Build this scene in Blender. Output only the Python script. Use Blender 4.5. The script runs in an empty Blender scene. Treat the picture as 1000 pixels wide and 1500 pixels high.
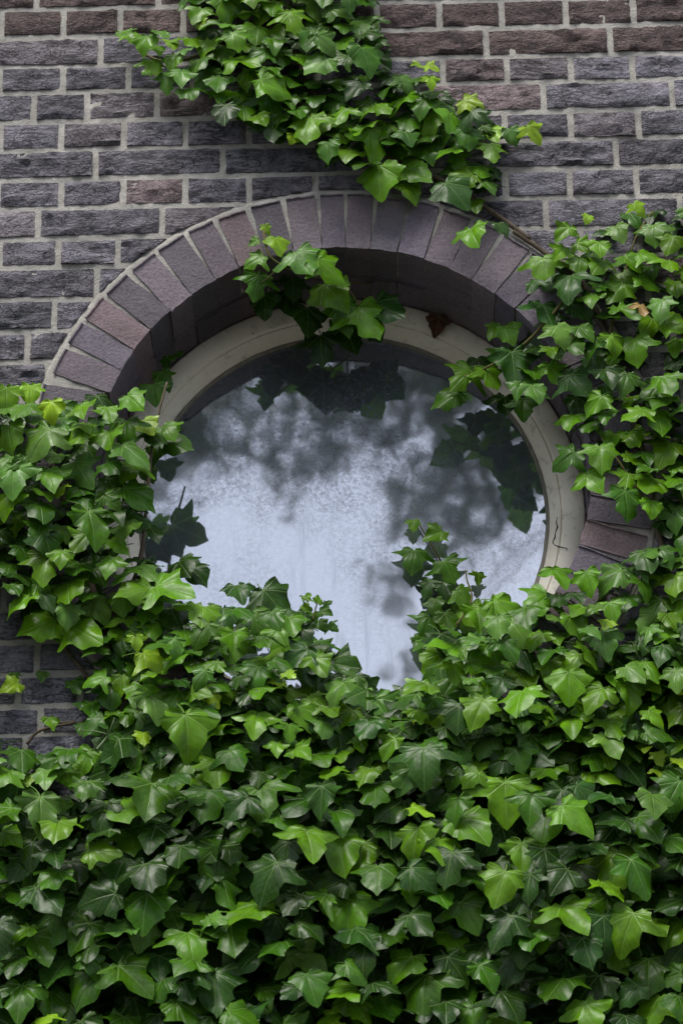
import bpy, bmesh, math, random
from mathutils import Vector, Matrix, noise
R = math.radians
scene = bpy.context.scene
col = scene.collection
rng = random.Random(7)

# ---------------------------------------------------------------- camera
ZO = 3.745                                   # height of the plan's zero line above the ground
CAM = Vector((0.05978, -4.30416, -2.14519 + ZO))
YAW, PITCH, ROLL, FPX = -0.01345, 0.41193, -0.01434, 4202.27
def cam_basis():
    cy, sy, cp, sp = math.cos(YAW), math.sin(YAW), math.cos(PITCH), math.sin(PITCH)
    f = Vector((sy*cp, cy*cp, sp)); rt = Vector((cy, -sy, 0)); up = rt.cross(f)
    c, s = math.cos(ROLL), math.sin(ROLL)
    return rt*c + up*s, up*c - rt*s, f
RT, UP, FW = cam_basis()
cd = bpy.data.cameras.new('camera'); cam = bpy.data.objects.new('camera', cd); col.objects.link(cam)
m = Matrix((RT, UP, -FW)).transposed().to_4x4(); m.translation = CAM
cam.matrix_world = m
cd.sensor_fit = 'VERTICAL'; cd.sensor_height = 36; cd.sensor_width = 24; cd.lens = FPX/1500*36
cd.clip_end = 3000; cd.clip_start = .05
cd.dof.use_dof = True; cd.dof.focus_distance = 4.72; cd.dof.aperture_fstop = 9.0
scene.camera = cam
scene.cycles.max_bounces = 5; scene.cycles.diffuse_bounces = 3; scene.cycles.glossy_bounces = 3; scene.cycles.transmission_bounces = 4; scene.cycles.transparent_max_bounces = 6

# ---------------------------------------------------------------- world, sun, exposure
SUN_EL, SUN_AZ = R(62), R(205)               # azimuth clockwise from +y (north): in front of the wall, slightly to the left
world = bpy.data.worlds.new('World'); scene.world = world; world.use_nodes = True
wn = world.node_tree.nodes; wl = world.node_tree.links
for n in list(wn): wn.remove(n)
wo = wn.new('ShaderNodeOutputWorld'); bg = wn.new('ShaderNodeBackground'); bg.inputs['Strength'].default_value = 0.05
sky = wn.new('ShaderNodeTexSky'); sky.sky_type = 'NISHITA'; sky.sun_disc = False
sky.sun_elevation = SUN_EL; sky.sun_rotation = SUN_AZ; sky.air_density = 1.0; sky.dust_density = 2.0; sky.ozone_density = 1.0
tc = wn.new('ShaderNodeTexCoord'); nz = wn.new('ShaderNodeTexNoise'); nz.inputs['Scale'].default_value = 3.2
nz.inputs['Detail'].default_value = 5; nz.inputs['Roughness'].default_value = .55
cr = wn.new('ShaderNodeValToRGB'); cr.color_ramp.elements[0].position = .25; cr.color_ramp.elements[1].position = .6
cr.color_ramp.elements[0].color = (.55, .55, .55, 1); cr.color_ramp.elements[1].color = (1, 1, 1, 1)
mx = wn.new('ShaderNodeMix'); mx.data_type = 'RGBA'; mx.inputs['B'].default_value = (7.6, 8.2, 9.7, 1)   # cloud deck
wl.new(tc.outputs['Generated'], nz.inputs['Vector']); wl.new(nz.outputs['Fac'], cr.inputs['Fac'])
wl.new(cr.outputs['Color'], mx.inputs['Factor']); wl.new(sky.outputs['Color'], mx.inputs['A'])
wl.new(mx.outputs['Result'], bg.inputs['Color']); wl.new(bg.outputs['Background'], wo.inputs['Surface'])
sd = bpy.data.lights.new('sun', 'SUN'); sd.energy = 1.5; sd.angle = R(30); sd.color = (1, .96, .9)
sun = bpy.data.objects.new('sun', sd); col.objects.link(sun); sun.location = (0, -5, 12)
sdir = Vector((math.sin(SUN_AZ)*math.cos(SUN_EL), math.cos(SUN_AZ)*math.cos(SUN_EL), math.sin(SUN_EL)))
sun.rotation_euler = sdir.to_track_quat('Z', 'Y').to_euler()
vs = scene.view_settings; vs.view_transform = 'Standard'; vs.look = 'None'; vs.exposure = 1.65; vs.gamma = 1; vs.use_curve_mapping = False

# ---------------------------------------------------------------- helpers
def P(px, py, y=0.0):                        # photo pixel -> point on the plane at depth y (0 = wall face, minus = towards the viewer)
    d = FW + RT*((px-500)/FPX) - UP*((py-750)/FPX)
    return CAM + d*((y-CAM.y)/d.y)
def pix(p):
    d = p-CAM; z = d.dot(FW); return 500+FPX*d.dot(RT)/z, 750-FPX*d.dot(UP)/z
def inpoly(x, y, poly):
    c = False; n = len(poly); j = n-1
    for i in range(n):
        xi, yi = poly[i]; xj, yj = poly[j]
        if (yi > y) != (yj > y) and x < (xj-xi)*(y-yi)/(yj-yi)+xi: c = not c
        j = i
    return c
def link(name, data, parent=None, mat=None):
    o = bpy.data.objects.new(name, data); col.objects.link(o); o.parent = parent
    if mat is not None and data is not None: data.materials.append(mat)
    return o
def tag(o, label=None, cat=None, group=None, kind=None):
    for k, v in (('label', label), ('category', cat), ('group', group), ('kind', kind)):
        if v: o[k] = v
    return o
def mesh(name, v, f, smooth=False):
    me = bpy.data.meshes.new(name); me.from_pydata([tuple(a) for a in v], [], f)
    if smooth: me.polygons.foreach_set('use_smooth', [True]*len(me.polygons))
    me.update(); return me
def fbm(v, o=4): return noise.fractal(v, 1.0, 2.0, o)

class NT:
    def __init__(s, name):
        s.m = bpy.data.materials.new(name); s.m.use_nodes = True; s.t = s.m.node_tree
        for n in list(s.t.nodes): s.t.nodes.remove(n)
        s.out = s.t.nodes.new('ShaderNodeOutputMaterial')
    def n(s, t, **k):
        a = s.t.nodes.new(t)
        for kk, v in k.items():
            if kk in a.inputs: s.set(a, kk, v)
            else: setattr(a, kk, v)
        return a
    def set(s, a, key, v):
        if isinstance(v, bpy.types.NodeSocket): s.t.links.new(v, a.inputs[key])
        else:
            i = a.inputs[key]
            if hasattr(i.default_value, '__len__') and not hasattr(v, '__len__'): v = (v,)*len(i.default_value)
            if hasattr(i.default_value, '__len__') and len(v) == 3 and len(i.default_value) == 4: v = (*v, 1)
            i.default_value = v
    def math(s, op, a, b=0.0, c=0.0, clamp=False):
        x = s.t.nodes.new('ShaderNodeMath'); x.operation = op; x.use_clamp = clamp
        for i, v in enumerate((a, b, c)): s.set(x, i, v)
        return x.outputs[0]
    def mix(s, f, a, b, bt='MIX'):
        x = s.t.nodes.new('ShaderNodeMix'); x.data_type = 'RGBA'; x.blend_type = bt
        s.set(x, 0, f); s.set(x, 6, a); s.set(x, 7, b); return x.outputs[2]
    def noise(s, scale, detail=4, rough=.55, vec=None, dist=0.0):
        x = s.n('ShaderNodeTexNoise', Scale=scale, Detail=detail, Roughness=rough, Distortion=dist)
        if vec is not None: s.set(x, 'Vector', vec)
        return x.outputs['Fac']
    def ramp(s, f, lo, hi, a=0.0, b=1.0):
        x = s.n('ShaderNodeMapRange'); x.clamp = True
        for k, v in (('Value', f), ('From Min', lo), ('From Max', hi), ('To Min', a), ('To Max', b)): s.set(x, k, v)
        return x.outputs[0]
    def pos(s):
        return s.n('ShaderNodeNewGeometry').outputs['Position']
    def bump(s, h, strength, dist):
        b = s.n('ShaderNodeBump', Strength=strength, Distance=dist); s.set(b, 'Height', h); return b.outputs['Normal']
    def bsdf(s, color, rough, normal=None, spec=.5):
        b = s.n('ShaderNodeBsdfPrincipled'); s.set(b, 'Base Color', color); s.set(b, 'Roughness', rough); s.set(b, 'Specular IOR Level', spec)
        if normal is not None: s.set(b, 'Normal', normal)
        return b.outputs[0]
    def done(s, sh): s.t.links.new(sh, s.out.inputs['Surface']); return s.m

# ---------------------------------------------------------------- materials
def mat_brick(name, rough_face=True):
    t = NT(name); p = t.pos()
    c = t.n('ShaderNodeAttribute', attribute_name='tint').outputs['Color']
    st = t.n('ShaderNodeMapping'); t.set(st, 'Vector', p); st.inputs['Scale'].default_value = (.55, 1, 1.3)
    n1 = t.noise(38, 5, .65, st.outputs[0], .6); n2 = t.noise(190, 4, .6, p); n3 = t.noise(9, 3, .5, p)
    v = t.math('ADD', t.math('MULTIPLY', n1, .9 if rough_face else .45), t.math('MULTIPLY', n2, .7 if rough_face else .9))
    k = t.ramp(v, .48, 1.12, .42, 1.95) if rough_face else t.ramp(v, .4, 1.0, .62, 1.45)
    cc = t.mix(1.0, c, k, 'MULTIPLY')
    cc = t.mix(1.0, cc, t.ramp(t.noise(2.3, 4, .6, p), .3, .7, .72, 1.3), 'MULTIPLY')
    warm = t.ramp(n3, .52, .72); cc = t.mix(t.math('MULTIPLY', warm, .08), cc, (.105, .068, .058))
    eff = t.ramp(t.noise(26, 5, .7, p, .3), .62, .8); cc = t.mix(t.math('MULTIPLY', eff, .30), cc, (.25, .24, .23))
    spk = t.ramp(t.noise(420, 2, .5, p), .70, .78); cc = t.mix(t.math('MULTIPLY', spk, .35), cc, (.34, .33, .31))
    if rough_face:
        vo = t.n('ShaderNodeTexVoronoi', Scale=34); vo.feature = 'DISTANCE_TO_EDGE'
        wv = t.n('ShaderNodeVectorMath'); wv.operation = 'ADD'; t.set(wv, 0, st.outputs[0])
        nn = t.n('ShaderNodeTexNoise', Scale=30, Detail=3); t.set(nn, 'Vector', p)
        sc = t.n('ShaderNodeVectorMath'); sc.operation = 'SCALE'; t.set(sc, 0, nn.outputs['Color']); sc.inputs['Scale'].default_value = .07
        t.set(wv, 1, sc.outputs[0]); t.set(vo, 'Vector', wv.outputs[0])
        crk = t.ramp(vo.outputs['Distance'], 0.0, .045, 1, 0)
        crk = t.math('MULTIPLY', crk, t.ramp(n3, .40, .6))
        cc = t.mix(t.math('MULTIPLY', crk, .35), cc, (.018, .017, .019))
        m2 = t.n('ShaderNodeMapping'); t.set(m2, 'Vector', p); m2.inputs['Scale'].default_value = (.32, 1, 1.35)
        ridge = t.ramp(t.math('ABSOLUTE', t.math('SUBTRACT', t.noise(40, 5, .6, m2.outputs[0], 1.4), .5)), 0, .035, 1, 0)
        ridge = t.math('MULTIPLY', ridge, t.ramp(t.noise(16, 2, .5, p), .42, .56))
        cc = t.mix(t.math('MULTIPLY', ridge, .62), cc, (.014, .013, .015)); crk = t.math('MAXIMUM', crk, t.math('MULTIPLY', ridge, 1.6))
        h = t.math('SUBTRACT', t.math('ADD', n1, t.math('MULTIPLY', n2, .45)), t.math('MULTIPLY', crk, .25))
        nr = t.bump(h, 1.0, .011)
    else:
        nr = t.bump(t.math('ADD', t.math('MULTIPLY', n1, .4), t.math('MULTIPLY', n2, .8)), .6, .004)
    return t.done(t.bsdf(cc, .82, nr, .35))
def mat_mortar():
    t = NT('lime_mortar'); p = t.pos()
    n1 = t.noise(22, 5, .6, p); n2 = t.noise(260, 4, .65, p); n3 = t.noise(4, 3, .5, p)
    cc = t.mix(t.ramp(n1, .3, .7), (.24, .23, .205), (.45, .43, .385))
    cc = t.mix(t.ramp(n2, .56, .72, 0, .55), cc, (.10, .095, .085))
    cc = t.mix(t.ramp(n3, .45, .72, 0, .45), cc, (.12, .115, .10))
    sp = t.n('ShaderNodeSeparateXYZ'); t.set(sp, 0, p)
    lowg = t.math('MULTIPLY', t.ramp(sp.outputs['Z'], ZO-.25, ZO-.75), t.ramp(n1, .4, .6))       # algae grows low down by the damp ivy
    cc = t.mix(t.math('MULTIPLY', lowg, .5), cc, (.09, .10, .055))
    nr = t.bump(t.math('ADD', n1, t.math('MULTIPLY', n2, .6)), .8, .004)
    return t.done(t.bsdf(cc, .92, nr, .2))
def mat_paint():
    t = NT('cream_paint'); p = t.pos()
    n1 = t.noise(10, 5, .6, p); n2 = t.noise(160, 3, .6, p); n3 = t.noise(34, 5, .7, p, .5)
    cc = t.mix(t.ramp(n1, .3, .75), (.90, .85, .73), (.78, .72, .57))
    cc = t.mix(t.ramp(n3, .54, .76, 0, .7), cc, (.27, .245, .17))
    cc = t.mix(t.ramp(n2, .66, .76, 0, .6), cc, (.10, .09, .07))
    nr = t.bump(t.math('ADD', n3, t.math('MULTIPLY', n2, .4)), .35, .002)
    return t.done(t.bsdf(cc, .5, nr, .4))
def mat_glass():
    t = NT('dusty_window_glass'); p = t.pos()
    n1 = t.noise(5.5, 4, .55, p); n2 = t.noise(150, 8, .85, p, .6); n3 = t.noise(420, 3, .7, p); n4 = t.noise(28, 4, .6, p)
    sp = t.n('ShaderNodeSeparateXYZ'); t.set(sp, 0, p)
    patch = t.ramp(n1, .36, .56)
    low_fade = t.ramp(sp.outputs['Z'], ZO-.47, ZO-.12)                # speckled dirt thins out towards the lowest part of the pane
    spk = t.math('MULTIPLY', t.ramp(n2, .42, .60), t.math('MULTIPLY', t.math('ADD', t.math('MULTIPLY', patch, .75), .25), t.math('ADD', t.math('MULTIPLY', low_fade, .85), .15)))
    pit = t.ramp(n3, .68, .74)
    sm = t.n('ShaderNodeMapping'); t.set(sm, 'Vector', p); sm.inputs['Scale'].default_value = (1, 1, .10)
    drip = t.math('MULTIPLY', t.ramp(t.noise(70, 4, .65, sm.outputs[0]), .52, .72), .35)
    spk = t.math('MAXIMUM', spk, drip)
    dirt = t.math('MAXIMUM', t.math('MULTIPLY', spk, .8), t.math('MULTIPLY', pit, .5))
    dc = t.mix(n4, (.19, .225, .27), (.27, .30, .345))
    dif = t.n('ShaderNodeBsdfDiffuse'); t.set(dif, 'Color', dc)
    tr = t.n('ShaderNodeBsdfTransparent'); t.set(tr, 'Color', (.62, .66, .64))
    m1 = t.n('ShaderNodeMixShader'); t.set(m1, 0, t.math('ADD', .42, t.math('MULTIPLY', dirt, .25))); t.set(m1, 1, tr.outputs[0]); t.set(m1, 2, dif.outputs[0])
    nr = t.bump(t.noise(7, 2, .5, p), .03, .01)
    gl = t.n('ShaderNodeBsdfGlossy', Roughness=.036); t.set(gl, 'Color', (.93, .95, 1.0)); t.set(gl, 'Normal', nr)
    fac = t.math('MULTIPLY', .52, t.math('SUBTRACT', 1.0, dirt))
    m2 = t.n('ShaderNodeMixShader'); t.set(m2, 0, fac); t.set(m2, 1, m1.outputs[0]); t.set(m2, 2, gl.outputs[0])
    return t.done(m2.outputs[0])
VEINS = [0.0, 0.86, -0.86, 1.72, -1.72]
def mat_leaf(name, per_object=True):
    t = NT(name)
    if per_object: c = t.n('ShaderNodeObjectInfo').outputs['Color']
    else: c = t.n('ShaderNodeAttribute', attribute_name='tint').outputs['Color']
    uv = t.n('ShaderNodeUVMap').outputs[0]; sp = t.n('ShaderNodeSeparateXYZ'); t.set(sp, 0, uv)
    x, y = sp.outputs['X'], sp.outputs['Y']                          # petiole at 0,0, tip at 0,1
    dmin = None
    for a in VEINS:
        ca, sa = math.cos(a), math.sin(a)
        perp = t.math('ABSOLUTE', t.math('SUBTRACT', t.math('MULTIPLY', x, ca), t.math('MULTIPLY', y, sa)))
        along = t.math('ADD', t.math('MULTIPLY', x, sa), t.math('MULTIPLY', y, ca))
        dd = t.math('ADD', t.math('ADD', perp, t.math('MULTIPLY', along, .010)), t.math('MULTIPLY', t.math('LESS_THAN', along, 0.0), 1.0))
        dmin = dd if dmin is None else t.math('MINIMUM', dmin, dd)
    vein = t.ramp(dmin, .007, .022, 1, 0)
    side = t.math('PINGPONG', t.math('SUBTRACT', t.math('MULTIPLY', y, 7.0), t.math('MULTIPLY', t.math('ABSOLUTE', x), 6.5)), .5)
    svein = t.math('MULTIPLY', t.ramp(side, .0, .07, 1, 0), .45)
    vo = t.n('ShaderNodeTexVoronoi', Scale=13); vo.feature = 'DISTANCE_TO_EDGE'; t.set(vo, 'Vector', uv)
    ret = t.math('MULTIPLY', t.ramp(vo.outputs['Distance'], 0, .06, 1, 0), .25)
    vv = t.math('MAXIMUM', vein, t.math('MAXIMUM', svein, ret))
    p = t.pos(); n1 = t.noise(45, 2, .6, p)
    cc = t.mix(1.0, c, t.ramp(n1, .3, .7, .75, 1.28), 'MULTIPLY')
    lightc = t.mix(1.0, t.mix(.5, c, (.17, .25, .09)), 1.45, 'MULTIPLY')
    cc = t.mix(t.math('MULTIPLY', vv, .55), cc, lightc)
    cc = t.mix(t.ramp(t.noise(150, 2, .5, p), .70, .76, 0, .6), cc, (.06, .045, .02))
    h = t.math('ADD', t.math('MULTIPLY', vein, -1.0), t.math('MULTIPLY', n1, 1.2))
    nr = t.bump(h, .35, .0025)
    rg = t.ramp(n1, .35, .7, .42, .24)
    b = t.bsdf(cc, rg, nr, .18)
    tl = t.n('ShaderNodeBsdfTranslucent'); t.set(tl, 'Color', t.mix(1.0, cc, (1.5, 1.7, .5), 'MULTIPLY'))
    ms = t.n('ShaderNodeMixShader'); t.set(ms, 0, .16); t.set(ms, 1, b); t.set(ms, 2, tl.outputs[0])
    return t.done(ms.outputs[0])
def mat_plain(name, ca, cb, scale, rough=.85, bump=.4, dist=.004, spec=.3):
    t = NT(name); p = t.pos(); n1 = t.noise(scale, 5, .6, p); n2 = t.noise(scale*7, 3, .6, p)
    cc = t.mix(t.ramp(t.math('ADD', t.math('MULTIPLY', n1, .7), t.math('MULTIPLY', n2, .3)), .35, .65), ca, cb)
    return t.done(t.bsdf(cc, rough, t.bump(t.math('ADD', n1, t.math('MULTIPLY', n2, .5)), bump, dist), spec))
M_BRICK = mat_brick('cleft_brick'); M_VOUS = mat_brick('smooth_brick', False); M_MORTAR = mat_mortar()
M_PAINT = mat_paint(); M_GLASS = mat_glass(); M_LEAF = mat_leaf('ivy_leaf'); M_LEAFS = mat_leaf('ivy_leaf_mass', False)
M_STEM = mat_plain('ivy_stem_bark', (.055, .042, .028), (.13, .10, .065), 60)
M_GREENSTEM = mat_plain('ivy_green_stem', (.10, .12, .03), (.13, .09, .04), 60)
M_DARK = mat_plain('dark_room', (.022, .022, .02), (.035, .033, .03), 4)
M_CRACK = mat_plain('bare_crack', (.018, .015, .012), (.05, .04, .03), 90)
M_GROUND = mat_plain('paving_ground', (.05, .047, .042), (.085, .08, .07), 3)
M_BARK = mat_plain('tree_bark', (.05, .042, .033), (.10, .085, .065), 12, bump=.8, dist=.02)
M_TREELEAF = mat_plain('tree_leaf', (.025, .05, .012), (.05, .09, .02), 3, .5)

# ---------------------------------------------------------------- ground
g = link('ground', mesh('ground', [(-900, -1500, 0), (900, -1500, 0), (900, 60, 0), (-900, 60, 0)], [(0, 1, 2, 3)]), None, M_GROUND)
tag(g, kind='structure')

# ---------------------------------------------------------------- brick wall
XC, ZC, RO, RI = 0.0031, ZO-0.1867, 0.5184, 0.4127
GD, RG, FD = 0.2079, 0.3501, 0.1799
wall = link('brick_wall', None); wall.location = (0, 0, 0); wall.empty_display_size = .2
tag(wall, 'dark purple-grey brick wall with pale mortar joints and a round opening', 'wall')
WX0, WX1, WZ1 = -3.4, 3.4, 6.6
# mortar sheet: fine where the camera looks, coarse around it
def mortar():
    xs = [WX0, -2.2, -1.4, -1.0, -.8]; x = -.66
    while x < .70: xs.append(x); x += .0085
    xs += [.8, 1.0, 1.4, 2.2, WX1]
    zs = [-.05, 1.0, 1.8, 2.3]; z = 2.60
    while z < ZO+.80: zs.append(z); z += .0085
    zs += [ZO+.9, ZO+1.4, 5.8, WZ1]
    idx = {}; v = []; f = []
    def inside(a, b): return math.hypot(a-XC, b-ZC) < RO-.022
    for j, z in enumerate(zs):
        for i, x in enumerate(xs):
            if inside(x, z): continue
            n = fbm(Vector((x*55, 3.1, z*55)), 4)*.0016 + fbm(Vector((x*9, 1.1, z*9)), 2)*.0014
            idx[i, j] = len(v); v.append((x, -.0006-n, z))
    for j in range(len(zs)-1):
        for i in range(len(xs)-1):
            q = [(i, j), (i+1, j), (i+1, j+1), (i, j+1)]
            if all(a in idx for a in q): f.append([idx[a] for a in q])
    return link('mortar', mesh('mortar', v, f, True), wall, M_MORTAR)
mortar()
# masonry behind the face: reveals the wall's thickness at its ends and top
def box(v, f, a, b):
    o = len(v); (x0, y0, z0), (x1, y1, z1) = a, b
    v += [(x0, y0, z0), (x1, y0, z0), (x1, y1, z0), (x0, y1, z0), (x0, y0, z1), (x1, y0, z1), (x1, y1, z1), (x0, y1, z1)]
    f += [[o+i for i in q] for q in ((0, 1, 5, 4), (1, 2, 6, 5), (2, 3, 7, 6), (3, 0, 4, 7), (4, 5, 6, 7), (3, 2, 1, 0))]
v = []; f = []
box(v, f, (WX0, .012, -.04), (XC-RO-.1, .3, WZ1-.01)); box(v, f, (XC+RO+.1, .012, -.04), (WX1, .3, WZ1-.01))
box(v, f, (XC-RO-.1, .012, -.04), (XC+RO+.1, .3, ZC-RO-.1)); box(v, f, (XC-RO-.1, .012, ZC+RO+.1), (XC+RO+.1, .3, WZ1-.01))
link('masonry_core', mesh('masonry_core', v, f), wall, M_MORTAR)

def brick_mesh(poly, seed, tint, rough=1.0, cell=.0075, y0=-.0055, yb=.02, ax=None):
    """poly: convex outline (x,z) of a brick's face. Cut into cells, roughened, sides run back into the mortar."""
    bm = bmesh.new(); vs_ = [bm.verts.new((x, 0, z)) for x, z in poly]; bm.faces.new(vs_)
    xs = [p[0] for p in poly]; zs = [p[1] for p in poly]
    nx = max(2, int((max(xs)-min(xs))/cell)); nzz = max(2, int((max(zs)-min(zs))/cell))
    for i in range(1, nx):
        bmesh.ops.bisect_plane(bm, geom=bm.verts[:]+bm.edges[:]+bm.faces[:], dist=1e-5, plane_co=(min(xs)+(max(xs)-min(xs))*i/nx, 0, 0), plane_no=(1, 0, 0))
    for i in range(1, nzz):
        bmesh.ops.bisect_plane(bm, geom=bm.verts[:]+bm.edges[:]+bm.faces[:], dist=1e-5, plane_co=(0, 0, min(zs)+(max(zs)-min(zs))*i/nzz), plane_no=(0, 0, 1))
    bm.normal_update(); bm.faces.ensure_lookup_table()
    if bm.faces[0].normal.y > 0: bmesh.ops.reverse_faces(bm, faces=bm.faces[:])
    be = [e for e in bm.edges if e.is_boundary]; bset = {v for e in be for v in e.verts}
    so = Vector((seed*3.7, seed*1.3, seed*2.1))
    cx, cz = sum(xs)/len(xs), sum(zs)/len(zs)
    tl = (noise.noise(so)*.0022, noise.noise(so+Vector((5, 5, 5)))*.004)
    for v in bm.verts:
        p = v.co.copy()
        n = fbm(Vector((p.x*26, 0, p.z*48))+so, 4); n2 = noise.noise(Vector((p.x*95, 0, p.z*120))+so)
        ridge = abs(noise.noise(Vector((p.x*17, 3, p.z*62))+so))
        d = rough*(.0046*n + .0022*n2 - .0085*max(0, .13-ridge)/.13) + tl[0]*rough + tl[1]*rough*(p.x-cx)/.1
        if v in bset:
            d -= .0034*(.6+.4*rough)
            w = .0011*(.5+rough)
            v.co.x += noise.noise(p*130+so)*w - (p.x-cx)/max(.02, (max(xs)-min(xs)))*.002
            v.co.z += noise.noise(p*130+so+Vector((9, 9, 9)))*w - (p.z-cz)/max(.02, (max(zs)-min(zs)))*.002
        v.co.y = min(y0-d, -.0020+.0016*noise.noise(p*40+so))
    r = bmesh.ops.extrude_edge_only(bm, edges=be)
    for v in r['geom']:
        if isinstance(v, bmesh.types.BMVert): v.co.y = yb
    bmesh.ops.recalc_face_normals(bm, faces=bm.faces[:])
    me = bpy.data.meshes.new('brick'); bm.to_mesh(me); bm.free()
    me.polygons.foreach_set('use_smooth', [True]*len(me.polygons))
    me.set_sharp_from_angle(angle=R(50))
    at = me.color_attributes.new('tint', 'FLOAT_COLOR', 'POINT')
    at.data.foreach_set('color', list((*tint, 1))*len(me.vertices))
    return me
def clip(poly, n, d):                        # keep n.p >= d
    out = []
    for i in range(len(poly)):
        a, b = poly[i], poly[(i+1) % len(poly)]; da = a[0]*n[0]+a[1]*n[1]-d; db = b[0]*n[0]+b[1]*n[1]-d
        if da >= 0: out.append(a)
        if (da >= 0) != (db >= 0):
            t = da/(da-db); out.append((a[0]+(b[0]-a[0])*t, a[1]+(b[1]-a[1])*t))
    return out
BED = {-1: .7197, 0: .6617, 1: .6016, 2: .5477, 3: .4881, 4: .4313, 5: .3727, 6: .3158, 7: .2559, 8: .2013, 9: .14, 10: .0788, 11: .0212}
for k in range(12, 21): BED[k] = .0212-(k-11)*(.0212+.5378)/10
BED[21], BED[22], BED[23] = -.5378, -.5924, -.6413
for k in range(24, 80): BED[k] = BED[23]-.0558*(k-23)
for k in range(-2, -52, -1): BED[k] = .7197+.0572*(-1-k)
JOINTS = {  # photo x of the upright joints of each course (course k stands on bed k)
 -1: [54, 232, 415, 600, 785, 965], 0: [93.5, 176.5, 268.5, 361, 456, 552, 643, 734, 827.5, 926.5], 1: [147.5, 335, 523, 711, 892.5],
 2: [0, 93, 188.5, 281, 373, 465, 557, 648, 741.5, 835, 925], 3: [50, 128, 230, 320, 430, 612, 795, 983.5],
 4: [1.5, 90, 181.5, 271.5, 364, 456, 548, 640, 738.5, 835, 934], 5: [140, 326.5, 520, 716, 901],
 6: [90, 181, 271.5, 365, 462, 555, 650, 740, 833.5, 931], 7: [56, 238, 420, 620, 798.5, 996], 8: [0, 85.5, 173, 262, 760, 850, 936],
 9: [142, 330, 720, 905], 10: [80, 170, 860, 950], 11: [40.5, 130, 890, 985], 12: [-20, 70, 930], 21: [-40, 55, 150], 22: [27, 118], 23: [-30, 60, 160]}
GAP = .0096
def brick_tint(k, px, rr):
    q = rr.random()
    if k <= 0 or (k == 1 and px > 560): base = (.052, .037, .034) if q < .75 else (.050, .043, .044)
    elif k > 12: base = (.070, .069, .080)
    elif q < .66: base = (.077, .072, .083)
    elif q < .86: base = (.092, .082, .088)
    elif q < .95: base = (.100, .076, .078)
    else: base = (.064, .063, .073)
    s = 1.5*(.75+.5*rr.random()); return tuple(b*s for b in base)
rb = random.Random(11); seed = 0; stuff_v = []; stuff_f = []; stuff_t = []
MASS = [(-90, 1105), (60, 1100), (130, 1090), (190, 1060), (230, 950), (250, 880), (640, 900), (870, 880), (925, 940), (1000, 930), (1090, 930), (1090, 1700), (-90, 1700)]
nbr = 0
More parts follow.
